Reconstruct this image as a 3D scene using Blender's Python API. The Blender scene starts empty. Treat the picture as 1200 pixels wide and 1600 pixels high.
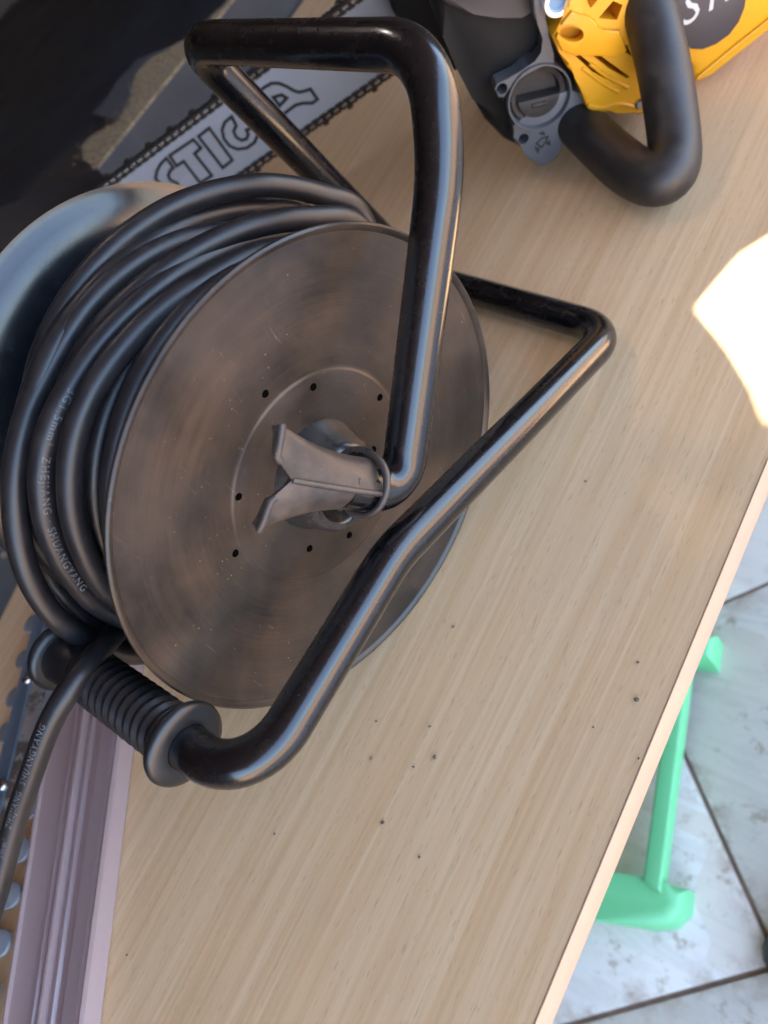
import bpy, bmesh, math, random
from mathutils import Vector, Matrix, noise
R = math.radians
S = bpy.context.scene
COL = S.collection
random.seed(7)

# ------------------------------------------------------------------ camera
# world: X across the table towards its near edge (edge at X=0), Y along the edge, Z up (table top Z=0)
AX = Vector((0.7218363, 0.46400361, -0.51347152))      # camera right in world
AY = Vector((-0.20924711, 0.85354467, 0.47715527))     # camera up
AZ = Vector((0.65967265, -0.23698556, 0.71321094))     # camera back
CAM = Vector((0.13223398, -0.08117113, 0.39717884))
cam = bpy.data.cameras.new("camera")
camo = bpy.data.objects.new("camera", cam); COL.objects.link(camo)
camo.matrix_world = Matrix(((AX.x, AY.x, AZ.x, CAM.x), (AX.y, AY.y, AZ.y, CAM.y), (AX.z, AY.z, AZ.z, CAM.z), (0, 0, 0, 1)))
cam.sensor_fit = 'VERTICAL'; cam.sensor_height = 36.0; cam.lens = 27.0      # f = 1200 px for a 1600 px high frame
cam.clip_start = 0.01; cam.clip_end = 2000
cam.dof.use_dof = True; cam.dof.focus_distance = 0.40; cam.dof.aperture_fstop = 7.5
S.camera = camo

# ------------------------------------------------------------------ light
SUN_EL, SUN_AZ = R(60), R(168)           # azimuth from +X towards +Y
SUNV = Vector((math.cos(SUN_EL) * math.cos(SUN_AZ), math.cos(SUN_EL) * math.sin(SUN_AZ), math.sin(SUN_EL)))
w = bpy.data.worlds.new("World"); S.world = w; w.use_nodes = True
nt = w.node_tree; bg = nt.nodes["Background"]
sky = nt.nodes.new("ShaderNodeTexSky"); sky.sky_type = 'NISHITA'; sky.sun_disc = False
sky.sun_elevation = SUN_EL; sky.sun_rotation = math.pi / 2 - SUN_AZ
sky.air_density = 1.0; sky.dust_density = 3.0; sky.ozone_density = 1.0
nt.links.new(sky.outputs[0], bg.inputs[0]); bg.inputs[1].default_value = 0.15
sl = bpy.data.lights.new("sun", 'SUN'); sl.energy = 4.5; sl.angle = R(0.53); sl.color = (1.0, 0.93, 0.82)
so = bpy.data.objects.new("sun", sl); COL.objects.link(so)
so.rotation_euler = SUNV.to_track_quat('Z', 'Y').to_euler(); so.location = SUNV * 5
S.view_settings.view_transform = 'Standard'; S.view_settings.look = 'None'
S.view_settings.gamma = 1.0; S.view_settings.use_curve_mapping = False
S.view_settings.exposure = 3.7
S.cycles.max_bounces = 10; S.cycles.diffuse_bounces = 5; S.cycles.glossy_bounces = 5

# ------------------------------------------------------------------ helpers
F = 1200.0
def ray(px, py): return (AX * (px - 600) + AY * (800 - py) - AZ * F).normalized()
def at_plane(px, py, p0, n):
    d = ray(px, py); return CAM + d * ((p0 - CAM).dot(n) / d.dot(n))
def at_z(px, py, z): return at_plane(px, py, Vector((0, 0, z)), Vector((0, 0, 1)))
def at_x(px, py, x): return at_plane(px, py, Vector((x, 0, 0)), Vector((1, 0, 0)))
def at_d(px, py, dep):
    d = AX * (px - 600) + AY * (800 - py) - AZ * F; return CAM + d * (dep / F)

def finish(bm, angle=38):
    bmesh.ops.recalc_face_normals(bm, faces=bm.faces[:])
    a = R(angle)
    for f in bm.faces: f.smooth = True
    for e in bm.edges:
        if len(e.link_faces) == 2:
            if e.calc_face_angle(0) > a: e.smooth = False
def obj(name, bm, mat, parent=None, angle=38, loc=None):
    finish(bm, angle)
    me = bpy.data.meshes.new(name); bm.to_mesh(me); bm.free()
    for m in (mat if isinstance(mat, (list, tuple)) else [mat]): me.materials.append(m)
    o = bpy.data.objects.new(name, me); COL.objects.link(o)
    if loc is not None: o.location = loc
    if parent is not None:
        o.parent = parent; o.matrix_parent_inverse = Matrix.Translation(-parent_world(parent))
    return o
def parent_world(o):
    # only a thing's Empty is moved off the origin; part meshes keep world coordinates
    return Vector(o["_w"]) if o.get("_w") is not None else Vector((0, 0, 0))
def thing(name, label, cat, loc=(0, 0, 0), group=None):
    o = bpy.data.objects.new(name, None); COL.objects.link(o); o.location = loc; o["_w"] = tuple(loc)
    o.empty_display_size = .05
    o["label"] = label; o["category"] = cat
    if group: o["group"] = group
    return o
def tag(o, label, cat): o["label"] = label; o["category"] = cat; return o
def clean():
    for o in bpy.data.objects:
        if "_w" in o: del o["_w"]

def catmull(pts, n=8, closed=False):
    P = [Vector(p) for p in pts]; out = []; N = len(P)
    for i in range(N if closed else N - 1):
        if closed: a, b, c, d = P[i - 1], P[i], P[(i + 1) % N], P[(i + 2) % N]
        else: a, b, c, d = P[max(i - 1, 0)], P[i], P[i + 1], P[min(i + 2, N - 1)]
        for k in range(n):
            t = k / n
            out.append(.5 * ((2 * b) + (c - a) * t + (2 * a - 5 * b + 4 * c - d) * t * t + (3 * b - a - 3 * c + d) * t ** 3))
    if not closed: out.append(P[-1].copy())
    return out
def fillet(pts, radii, n=10):
    P = [Vector(p) for p in pts]; out = [P[0]]
    for i in range(1, len(P) - 1):
        a = (P[i - 1] - P[i]); b = (P[i + 1] - P[i]); r = radii[i - 1] if isinstance(radii, (list, tuple)) else radii
        la, lb = a.length, b.length; a.normalize(); b.normalize()
        ang = a.angle(b); d = min(r / math.tan(ang / 2), la * .49, lb * .49); r2 = d * math.tan(ang / 2)
        c = P[i] + (a + b).normalized() * (r2 / math.sin(ang / 2))
        s, e = P[i] + a * d - c, P[i] + b * d - c
        for k in range(n + 1):
            out.append(c + s.normalized().slerp(e.normalized(), k / n) * r2 if s.angle(e) > 1e-4 else c + s)
    out.append(P[-1]); return out
def frames(path, closed=False):
    N = len(path); T = []
    for i in range(N):
        a = path[i - 1] if (closed or i > 0) else path[i]
        b = path[(i + 1) % N] if (closed or i < N - 1) else path[i]
        T.append((b - a).normalized())
    up = Vector((0, 0, 1)) if abs(T[0].z) < .9 else Vector((1, 0, 0))
    n = (up - T[0] * up.dot(T[0])).normalized(); Ns = [n]
    for i in range(1, N):
        q = T[i - 1].rotation_difference(T[i]); n = q @ n; n = (n - T[i] * n.dot(T[i])).normalized(); Ns.append(n)
    if closed:
        n = T[-1].rotation_difference(T[0]) @ Ns[-1]
        tw = math.atan2(n.cross(Ns[0]).dot(T[0]), n.dot(Ns[0]))
        for i in range(N): Ns[i] = Matrix.Rotation(tw * i / N, 3, T[i]) @ Ns[i]
    return T, Ns
def tube(bm, path, r, seg=20, closed=False, caps=True):
    T, Ns = frames(path, closed); rings = []
    for i, p in enumerate(path):
        b = T[i].cross(Ns[i]); rr = r[i] if isinstance(r, (list, tuple)) else r
        rings.append([bm.verts.new(p + (Ns[i] * math.cos(2 * math.pi * k / seg) + b * math.sin(2 * math.pi * k / seg)) * rr) for k in range(seg)])
    M = len(rings)
    for i in range(M if closed else M - 1):
        A, B = rings[i], rings[(i + 1) % M]
        for k in range(seg): bm.faces.new((A[k], A[(k + 1) % seg], B[(k + 1) % seg], B[k]))
    if caps and not closed:
        bm.faces.new(rings[0][::-1]); bm.faces.new(rings[-1])
    return rings
def lathe(bm, prof, o, ax, seg=64, closed=True):
    """prof: (radius, distance along ax) loop; closed joins last to first"""
    ax = Vector(ax).normalized(); u = ax.orthogonal().normalized(); v = ax.cross(u); rings = []
    for (r, h) in prof:
        if r < 1e-6: rings.append([bm.verts.new(o + ax * h)])
        else: rings.append([bm.verts.new(o + ax * h + (u * math.cos(2 * math.pi * k / seg) + v * math.sin(2 * math.pi * k / seg)) * r) for k in range(seg)])
    M = len(rings)
    for i in range(M if closed else M - 1):
        A, B = rings[i], rings[(i + 1) % M]
        for k in range(seg):
            k2 = (k + 1) % seg
            if len(A) == 1 and len(B) == 1: continue
            if len(A) == 1: bm.faces.new((A[0], B[k2], B[k]))
            elif len(B) == 1: bm.faces.new((A[k], A[k2], B[0]))
            else: bm.faces.new((A[k], A[k2], B[k2], B[k]))
def box(bm, c, sx, sy, sz, ux=Vector((1, 0, 0)), uy=Vector((0, 1, 0)), uz=Vector((0, 0, 1)), bev=0.0, bseg=2):
    c = Vector(c); vs = []
    for i in (-1, 1):
        for j in (-1, 1):
            for k in (-1, 1): vs.append(bm.verts.new(c + ux * (i * sx / 2) + uy * (j * sy / 2) + uz * (k * sz / 2)))
    fs = [bm.faces.new([vs[q] for q in f]) for f in ((0, 1, 3, 2), (4, 6, 7, 5), (0, 4, 5, 1), (2, 3, 7, 6), (0, 2, 6, 4), (1, 5, 7, 3))]
    if bev:
        es = list({e for f in fs for e in f.edges})
        bmesh.ops.bevel(bm, geom=es, offset=bev, segments=bseg, profile=.5, affect='EDGES', clamp_overlap=True)
def prism(bm, pts, d, bev=0.0, bseg=2):
    """closed outline pts (world, planar) swept by vector d; outline side bevelled"""
    P = [Vector(p) for p in pts]
    A = [bm.verts.new(p) for p in P]; B = [bm.verts.new(p + d) for p in P]
    f1 = bm.faces.new(A); f2 = bm.faces.new(B[::-1]); N = len(P)
    for i in range(N): bm.faces.new((A[i], B[i], B[(i + 1) % N], A[(i + 1) % N]))
    if bev:
        bmesh.ops.bevel(bm, geom=list(f1.edges), offset=bev, segments=bseg, profile=.5, affect='EDGES', clamp_overlap=True)
def stroke(bm, pts, wdt, n, h, closed=True):
    """flat printed line along a closed outline on a plane with normal n"""
    P = [Vector(p) for p in pts]; N = len(P); L = []; Rr = []
    for i in range(N):
        a = P[i - 1] if closed or i else P[i]; b = P[(i + 1) % N] if closed or i < N - 1 else P[i]
        t1 = (P[i] - a); t2 = (b - P[i])
        if t1.length < 1e-9: t1 = t2
        if t2.length < 1e-9: t2 = t1
        t1 = t1.normalized(); t2 = t2.normalized(); t = (t1 + t2).normalized(); s = n.cross(t)
        k = 1 / max(.5, s.dot(n.cross(t1)))
        L.append(bm.verts.new(P[i] + s * wdt * .5 * k + n * h)); Rr.append(bm.verts.new(P[i] - s * wdt * .5 * k + n * h))
    for i in range(N if closed else N - 1):
        j = (i + 1) % N; bm.faces.new((L[i], L[j], Rr[j], Rr[i]))
def bool_cut(o, cbm):
    bmesh.ops.recalc_face_normals(cbm, faces=cbm.faces[:])
    me = bpy.data.meshes.new("cutter"); cbm.to_mesh(me); cbm.free()
    c = bpy.data.objects.new("cutter", me); COL.objects.link(c)
    m = o.modifiers.new("cut", 'BOOLEAN'); m.object = c; m.solver = 'EXACT'; m.operation = 'DIFFERENCE'
    bpy.context.view_layer.update()
    dg = bpy.context.evaluated_depsgraph_get(); ev = o.evaluated_get(dg)
    nm = bpy.data.meshes.new_from_object(ev); o.modifiers.clear(); o.data = nm
    bpy.data.objects.remove(c)
    bm = bmesh.new(); bm.from_mesh(nm); finish(bm, 32); bm.to_mesh(nm); bm.free()
def text_points(txt, size=1.0, shear=0.0, spacing=1.0):
    cu = bpy.data.curves.new("t", 'FONT'); cu.body = txt; cu.size = size; cu.shear = shear; cu.space_character = spacing
    cu.resolution_u = 3
    o = bpy.data.objects.new("t", cu); COL.objects.link(o); bpy.context.view_layer.update()
    me = bpy.data.meshes.new_from_object(o.evaluated_get(bpy.context.evaluated_depsgraph_get()))
    vs = [v.co.copy() for v in me.vertices]; fs = [tuple(p.vertices) for p in me.polygons]
    bpy.data.objects.remove(o); bpy.data.curves.remove(cu); bpy.data.meshes.remove(me)
    return vs, fs

# ------------------------------------------------------------------ materials
class N:
    def __init__(s, name):
        s.m = bpy.data.materials.new(name); s.m.use_nodes = True; s.t = s.m.node_tree
        s.b = s.t.nodes["Principled BSDF"]
        s.co = s.t.nodes.new("ShaderNodeTexCoord").outputs["Object"]
    def nd(s, typ, **kw):
        n = s.t.nodes.new(typ)
        for k, v in kw.items(): setattr(n, k, v)
        return n
    def lk(s, a, b): s.t.links.new(a, b)
    def map(s, scale=(1, 1, 1), rot=(0, 0, 0), loc=(0, 0, 0), src=None):
        n = s.nd("ShaderNodeMapping"); n.inputs["Scale"].default_value = scale; n.inputs["Rotation"].default_value = rot; n.inputs["Location"].default_value = loc
        s.lk(src or s.co, n.inputs["Vector"]); return n.outputs[0]
    def noise(s, scale, detail=4, rough=.55, vec=None, dist=0.0):
        n = s.nd("ShaderNodeTexNoise"); n.inputs["Scale"].default_value = scale; n.inputs["Detail"].default_value = detail
        n.inputs["Roughness"].default_value = rough; n.inputs["Distortion"].default_value = dist
        s.lk(vec or s.co, n.inputs["Vector"]); return n.outputs["Fac"]
    def voro(s, scale, vec=None, feature='F1'):
        n = s.nd("ShaderNodeTexVoronoi"); n.feature = feature; n.inputs["Scale"].default_value = scale
        s.lk(vec or s.co, n.inputs["Vector"]); return n.outputs["Distance"]
    def ramp(s, fac, stops):
        n = s.nd("ShaderNodeValToRGB"); e = n.color_ramp.elements
        while len(e) < len(stops): e.new(.5)
        for i, (p, c) in enumerate(stops):
            e[i].position = p; e[i].color = (c, c, c, 1) if isinstance(c, (int, float)) else (*c, 1)
        s.lk(fac, n.inputs[0]); return n.outputs[0]
    def mix(s, fac, a, b, mode='MIX'):
        n = s.nd("ShaderNodeMix", data_type='RGBA', blend_type=mode)
        for v, i in ((fac, 0), (a, 6), (b, 7)):
            if hasattr(v, "node"): s.lk(v, n.inputs[i])
            elif i == 0: n.inputs[0].default_value = v
            else: n.inputs[i].default_value = (*v, 1) if not isinstance(v, (int, float)) else (v, v, v, 1)
        return n.outputs[2]
    def math(s, op, a, b=None):
        n = s.nd("ShaderNodeMath", operation=op)
        for v, i in ((a, 0), (b, 1)):
            if v is None: continue
            if hasattr(v, "node"): s.lk(v, n.inputs[i])
            else: n.inputs[i].default_value = v
        return n.outputs[0]
    def set(s, **kw):
        for k, v in kw.items():
            i = s.b.inputs[k.replace("_", " ")]
            if hasattr(v, "node"): s.lk(v, i)
            elif isinstance(v, (tuple, list)): i.default_value = (*v, 1)
            else: i.default_value = v
        return s
    def bump(s, h, strength=.3, dist=.001):
        n = s.nd("ShaderNodeBump"); n.inputs["Strength"].default_value = strength; n.inputs["Distance"].default_value = dist
        s.lk(h, n.inputs["Height"]); s.lk(n.outputs[0], s.b.inputs["Normal"]); return s

def m_plain(name, col, rough=.5, metal=0.0, var=.25, scale=60, bump=.15, coat=0.0, spec=.5):
    k = N(name); n1 = k.noise(scale, 5); n2 = k.noise(scale * .12, 3)
    dark = tuple(c * (1 - var) for c in col); lite = tuple(min(1, c * (1 + var)) for c in col)
    k.set(Base_Color=k.mix(k.ramp(k.mix(.5, n1, n2), [(.3, 0), (.7, 1)]), dark, lite),
          Roughness=k.ramp(n2, [(.3, max(0, rough - .08)), (.7, min(1, rough + .1))]), Metallic=metal, Coat_Weight=coat, Specular_IOR_Level=spec)
    if bump: k.bump(k.noise(scale * 8, 3), bump, .0004)
    return k.m

def m_wood():
    k = N("beech_laminate")
    wv = k.nd("ShaderNodeVectorMath", operation='ADD'); wob = k.nd("ShaderNodeTexNoise"); wob.inputs["Scale"].default_value = 2.2; wob.inputs["Detail"].default_value = 2
    k.lk(k.co, wob.inputs["Vector"]); sc_ = k.nd("ShaderNodeVectorMath", operation='SCALE'); k.lk(wob.outputs["Color"], sc_.inputs[0]); sc_.inputs["Scale"].default_value = .018
    k.lk(k.co, wv.inputs[0]); k.lk(sc_.outputs[0], wv.inputs[1]); v = wv.outputs[0]
    g1 = k.noise(1.0, 5, .6, k.map((120, 2.2, 120), src=v), .3)
    g2 = k.noise(1.0, 4, .6, k.map((460, 9, 460), src=v))
    g3 = k.noise(1.0, 3, .5, k.map((12, .8, 12), src=v), .6)
    fl = k.noise(1.0, 2, .5, k.map((760, 110, 760), src=v)); fl2 = k.noise(1.0, 2, .5, k.map((420, 40, 420), (0, 0, 0), (3, 1, 0), src=v))
    c = k.mix(k.ramp(g1, [(.36, 0), (.66, 1)]), (.715, .425, .208), (.815, .54, .298))
    c = k.mix(k.ramp(g2, [(.42, 0), (.72, .46)]), c, (.575, .335, .165))
    c = k.mix(k.ramp(g3, [(.40, 0), (.75, .35)]), c, (.775, .535, .315))
    c = k.mix(k.ramp(fl, [(.62, 0), (.72, .42)]), c, (.42, .26, .14))
    c = k.mix(k.ramp(fl2, [(.66, 0), (.78, .22)]), c, (.46, .29, .16))
    sm = k.noise(9, 4, .6)
    c = k.mix(k.ramp(sm, [(.52, 0), (.8, .16)]), c, (.46, .37, .29))
    k.set(Base_Color=c, Roughness=k.ramp(k.noise(14, 4), [(.3, .40), (.7, .56)]), Specular_IOR_Level=.45)
    k.bump(k.mix(.5, g2, fl), .12, .0003)
    return k.m
M = {}
M['wood'] = m_wood()
M['band'] = m_plain("edge_banding", (.45, .28, .175), .4, var=.08, scale=30)

def m_flange():
    k = N("dusty_black_plastic_disc")       # object origin sits on the reel axis, local Z along the axis
    sx = k.nd("ShaderNodeSeparateXYZ"); k.lk(k.co, sx.inputs[0])
    r = k.math('SQRT', k.math('ADD', k.math('MULTIPLY', sx.outputs[0], sx.outputs[0]), k.math('MULTIPLY', sx.outputs[1], sx.outputs[1])))
    a = k.math('ARCTAN2', sx.outputs[1], sx.outputs[0])
    cb = k.nd("ShaderNodeCombineXYZ"); k.lk(k.math('MULTIPLY', r, 900), cb.inputs[0]); k.lk(k.math('MULTIPLY', a, 1.2), cb.inputs[1])
    arcs = k.noise(1.0, 5, .65, cb.outputs[0])
    cb2 = k.nd("ShaderNodeCombineXYZ"); k.lk(k.math('MULTIPLY', r, 60), cb2.inputs[0]); k.lk(k.math('MULTIPLY', a, 2.0), cb2.inputs[1])
    bands = k.noise(1.0, 3, .5, cb2.outputs[0])
    cl = k.noise(16, 5, .6); grit = k.noise(900, 2, .5)
    scr = k.noise(1.0, 3, .6, k.map((30, 700, 30), (0, 0, .6)))
    scr2 = k.noise(1.0, 3, .6, k.map((28, 620, 28), (0, 0, -.75)))
    spk = k.voro(210); spm = k.noise(40, 3)
    dust = k.math('ADD', k.math('MULTIPLY', k.ramp(arcs, [(.42, 0), (.75, 1)]), .12), k.math('ADD', k.math('MULTIPLY', k.ramp(cl, [(.36, 0), (.68, 1)]), .34), k.math('MULTIPLY', k.ramp(bands, [(.38, 0), (.68, 1)]), .10)))
    c = k.mix(dust, (.009, .008, .0075), (.115, .074, .047))
    c = k.mix(k.math('MULTIPLY', k.ramp(scr, [(.68, 0), (.74, .35)]), k.ramp(spm, [(.45, 0), (.6, 1)])), c, (.30, .24, .19))
    c = k.mix(k.math('MULTIPLY', k.ramp(scr2, [(.70, 0), (.76, .3)]), k.ramp(cl, [(.45, 0), (.6, 1)])), c, (.30, .24, .19))
    c = k.mix(k.math('MULTIPLY', k.ramp(spk, [(.05, 1), (.11, 0)]), k.ramp(spm, [(.5, 0), (.64, .5)])), c, (.34, .26, .19))
    k.set(Base_Color=c, Roughness=k.ramp(k.mix(.5, cl, arcs), [(.3, .26), (.7, .46)]), Specular_IOR_Level=.45)
    k.bump(k.mix(.5, grit, arcs), .10, .0003)
    return k.m
M['flange'] = m_flange()


def m_tube():
    k = N("scuffed_black_paint")
    wear = k.noise(120, 6, .6); fine = k.noise(420, 4, .6); big = k.noise(12, 3)
    chips = k.math('MULTIPLY', k.ramp(k.noise(1.0, 5, .75, k.map((320, 320, 520), (.4, .7, 0))), [(.645, 0), (.69, 1)]), k.ramp(k.noise(26, 4, .6), [(.56, 0), (.68, 1)]))
    c = k.mix(k.ramp(wear, [(.5, 0), (.85, .25)]), (.003, .003, .004), (.022, .015, .011))
    c = k.mix(k.math('MULTIPLY', chips, .3), c, (.33, .25, .19))
    k.set(Base_Color=c, Roughness=k.ramp(wear, [(.3, .20), (.75, .32)]), Specular_IOR_Level=.4, Coat_Weight=.5, Coat_Roughness=.14)
    k.bump(fine, .05, .0003); return k.m
M['tube'] = m_tube()

def m_rubber(name, base, dusty, amount=.5, rough=.42):
    k = N(name); n = k.noise(70, 6, .65); n2 = k.noise(9, 3); sp = k.voro(330); spm = k.noise(30, 2)
    c = k.mix(k.math('MULTIPLY', k.ramp(n, [(.4, 0), (.75, 1)]), k.math('MULTIPLY', k.ramp(n2, [(.35, .3), (.65, 1)]), amount)), base, dusty)
    c = k.mix(k.math('MULTIPLY', k.ramp(sp, [(.04, 1), (.09, 0)]), k.ramp(spm, [(.5, 0), (.62, .8)])), c, tuple(min(1, d * 3.5) for d in dusty))
    k.set(Base_Color=c, Roughness=k.ramp(n, [(.3, rough - .03), (.8, rough + .12)]), Specular_IOR_Level=.5)
    if rough < .33: k.set(Coat_Weight=.4, Coat_Roughness=.25)
    k.bump(k.noise(700, 3), .06, .0003); return k.m
M['disc'] = m_rubber("glossy_black_disc", (.003, .004, .006), (.024, .021, .019), .15, .21)
M['disc'].node_tree.nodes["Principled BSDF"].inputs["Specular IOR Level"].default_value = .45
M['disc'].node_tree.nodes["Principled BSDF"].inputs["Coat Weight"].default_value = .3
M['cable'] = m_rubber("cable_rubber", (.009, .009, .011), (.042, .034, .029), .40, .38)
M['grip'] = m_rubber("grip_rubber", (.008, .008, .009), (.04, .034, .03), .35, .34)
M['clip'] = m_rubber("bracket_plastic", (.026, .022, .020), (.11, .076, .054), .8, .42)
M['hub'] = m_rubber("hub_plastic", (.022, .021, .021), (.13, .095, .07), .45, .2)
M['print'] = m_plain("pale_print", (.105, .11, .12), .6, var=.35, scale=900, bump=0)
M['hole_shade'] = m_plain("hole_shade_black", (.002, .002, .002), .9, bump=0, spec=0.0)
M['dark'] = m_plain("dark_plastic", (.016, .016, .017), .5)

# ------------------------------------------------------------------ setting: floor, ground, unseen stall added round the table
FZ = -0.70
def m_tile():
    k = N("floor_tile_print")
    info = k.nd("ShaderNodeObjectInfo")
    off = k.nd("ShaderNodeVectorMath", operation='SCALE'); cbx = k.nd("ShaderNodeCombineXYZ")
    for i in range(3): k.lk(info.outputs["Random"], cbx.inputs[i])
    k.lk(cbx.outputs[0], off.inputs[0]); off.inputs["Scale"].default_value = 31.0
    ad = k.nd("ShaderNodeVectorMath", operation='ADD'); k.lk(k.co, ad.inputs[0]); k.lk(off.outputs[0], ad.inputs[1]); v = ad.outputs[0]
    vo = k.nd("ShaderNodeTexVoronoi"); vo.inputs["Scale"].default_value = 6.5; vo.distance = 'CHEBYCHEV'; vo.inputs["Randomness"].default_value = .9; k.lk(v, vo.inputs["Vector"])     # printed stone patches
    tone = k.nd("ShaderNodeSeparateColor"); k.lk(vo.outputs["Color"], tone.inputs[0])
    veins = k.noise(1.0, 6, .65, k.map((9, 34, 9), (0, 0, .5), src=v), 1.2)
    cl = k.noise(6, 4, .6, v)
    c = k.mix(k.ramp(tone.outputs[0], [(.2, 0), (.8, 1)]), (.60, .53, .44), (.655, .605, .53))
    c = k.mix(k.ramp(veins, [(.46, 0), (.72, .7)]), c, (.46, .405, .35))
    c = k.mix(k.ramp(cl, [(.45, 0), (.75, .35)]), c, (.50, .455, .40))
    stain = k.math('MULTIPLY', k.ramp(k.noise(48, 5, .7, v), [(.55, 0), (.64, 1)]), k.ramp(k.noise(9, 3, .6, v), [(.44, 0), (.58, 1)]))
    c = k.mix(k.math('MULTIPLY', stain, .75), c, (.30, .215, .15))
    r45 = k.map((1, 1, 1), (0, 0, math.pi / 4)); ab = k.nd("ShaderNodeVectorMath", operation='ABSOLUTE'); k.lk(r45, ab.inputs[0])
    sp2 = k.nd("ShaderNodeSeparateXYZ"); k.lk(ab.outputs[0], sp2.inputs[0]); ed_ = k.math('MAXIMUM', sp2.outputs[0], sp2.outputs[1])
    rim = k.math('MULTIPLY', k.ramp(k.math('MULTIPLY', ed_, 1 / .214), [(.86, 0), (1.0, 1)]), k.ramp(k.noise(26, 5, .7, v), [(.48, 0), (.62, 1)]))
    c = k.mix(k.math('MULTIPLY', rim, .7), c, (.29, .19, .125))
    k.set(Base_Color=c, Roughness=k.ramp(cl, [(.3, .25), (.7, .45)]))
    return k.m
M['tile'] = m_tile()
M['grout'] = m_plain("grout_dirt", (.20, .13, .09), .9, var=.4, scale=90)
M['ground'] = m_plain("dry_ground", (.28, .18, .115), .95, var=.3, scale=3, bump=.3)

def slab(name, x0, x1, y0, y1, z0, z1, mat, kind='structure', bev=.0):
    bm = bmesh.new(); box(bm, ((x0 + x1) / 2, (y0 + y1) / 2, (z0 + z1) / 2), x1 - x0, y1 - y0, z1 - z0, bev=bev)
    o = obj(name, bm, mat); o["kind"] = kind; return o
bm = bmesh.new()
v = [bm.verts.new((x, y, FZ - .02)) for x, y in ((-300, -300), (300, -300), (300, 300), (-300, 300))]; bm.faces.new(v)
g = obj("ground", bm, M['ground']); g["kind"] = 'structure'
floor = slab("floor", -3.2, 1.0, -3, 3, FZ - .016, FZ - .003, M['grout'])
TS = .428; P0, Q0 = .067 - TS, -.0825
ex = Vector((1, -1, 0)).normalized(); ey = Vector((1, 1, 0)).normalized()     # tiles lie at 45 degrees to the table
bm = bmesh.new(); box(bm, (0, 0, 0), TS - .006, TS - .006, .010, ex, ey, bev=.0015)
finish(bm); tm = bpy.data.meshes.new("tile"); bm.to_mesh(tm); bm.free(); tm.materials.append(M['tile'])
for i in range(-3, 5):
    for j in range(-3, 4):
        o = bpy.data.objects.new("tile", tm); COL.objects.link(o)
        o.location = ex * (P0 + TS * (i + .5)) + ey * (Q0 + TS * (j + .5)) + Vector((0, 0, FZ - .0045))
        o.parent = floor
M['plaster'] = m_plain("shade_wall_plaster", (.085, .066, .054), .9, var=.15, scale=8)
M['boards'] = m_plain("weathered_boards", (.46, .33, .22), .85, var=.25, scale=14)
# unseen stall added to shade the table and narrow its reflections; open to sunlit earth
RZ, RX = 1.30, 1.10
slab("shade_wall", -3.3, -3.1, -1.75, 1.95, FZ - .02, RZ - .001, M['plaster'])
slab("shade_wall", -3.1, .30, -1.75, -1.65, FZ - .02, RZ - .001, M['plaster'])
slab("shade_wall", -3.1, .30, 1.85, 1.95, FZ - .02, RZ - .001, M['plaster'])
bm = bmesh.new(); box(bm, ((-3.5 + RX) / 2, .1, RZ + .01), RX + 3.5, 4.0, .02); shade_roof = obj("shade_roof", bm, m_plain("shade_roof_sheet", (.10, .075, .056), .8, var=.15, scale=6)); shade_roof["kind"] = 'structure'
patch = [at_z(*q, 0) for q in ((1096, 480), (1130, 440), (1164, 400), (1205, 374))] + [Vector((.0, .335, 0)), Vector((.045, .27, 0)), Vector((.035, .19, 0))] + [at_z(*q, 0) for q in ((1205, 656), (1186, 606), (1170, 580), (1154, 553), (1137, 530), (1118, 507))]
ph = [p + SUNV * (RZ / SUNV.z) for p in patch]
cb = bmesh.new(); prism(cb, [p - SUNV * .1 for p in ph], SUNV * .3); bool_cut(shade_roof, cb)      # opening added in the outline of the sun patch, projected up the sun direction

# ------------------------------------------------------------------ table
TX0, TT = -.885, .021
tb = thing("table", "long table with pale beech grain top and a sun patch near its edge", "table", (-.44, .2, FZ))
bm = bmesh.new(); box(bm, ((TX0 - .0008) / 2, .35, -TT / 2), -TX0 - .0008, 2.1, TT, bev=.0); obj("tabletop", bm, M['wood'], tb)
bm = bmesh.new(); box(bm, (-.0006, .35, -TT / 2 + .0001), .0012, 2.104, TT + .0003, bev=.0005); obj("edge_band", bm, M['band'], tb)
M['legm'] = m_plain("dark_steel", (.05, .05, .055), .45, metal=.6)
for x in (-.82, -.36):
    for y in (-.62, 1.3):
        bm = bmesh.new(); box(bm, (x, y, (FZ - TT) / 2), .035, .035, -FZ - TT - .002, bev=.002); obj("leg", bm, M['legm'], tb)
M['crumb'] = m_plain("grit", (.13, .105, .085), .9, var=.5, scale=300)
bm = bmesh.new()
for (px, py, r) in ((708, 979, .0012), (680, 1183, .0015), (580, 1185, .0012), (588, 1127, .0009), (672, 1135, .0008), (646, 1198, .001), (655, 1339, .0009), (995, 1093, .0016), (598, 1285, .0012), (998, 1185, .0007), (927, 1136, .0007), (429, 1303, .0008), (915, 752, .0010), (997, 1035, .0008), (198, 1492, .0008)):
    m4 = Matrix.Translation(at_z(px, py, r * .6)) @ Matrix.Rotation(random.random() * 3, 4, 'Z') @ Matrix.Diagonal((r, r * random.uniform(.6, 1), r * .8, 1))
    bmesh.ops.create_icosphere(bm, subdivisions=1, radius=1, matrix=m4)
cr = obj("crumbs", bm, M['crumb']); cr["kind"] = 'stuff'; cr["label"] = "small dark and pale grit crumbs scattered on the beech table top"

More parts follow.
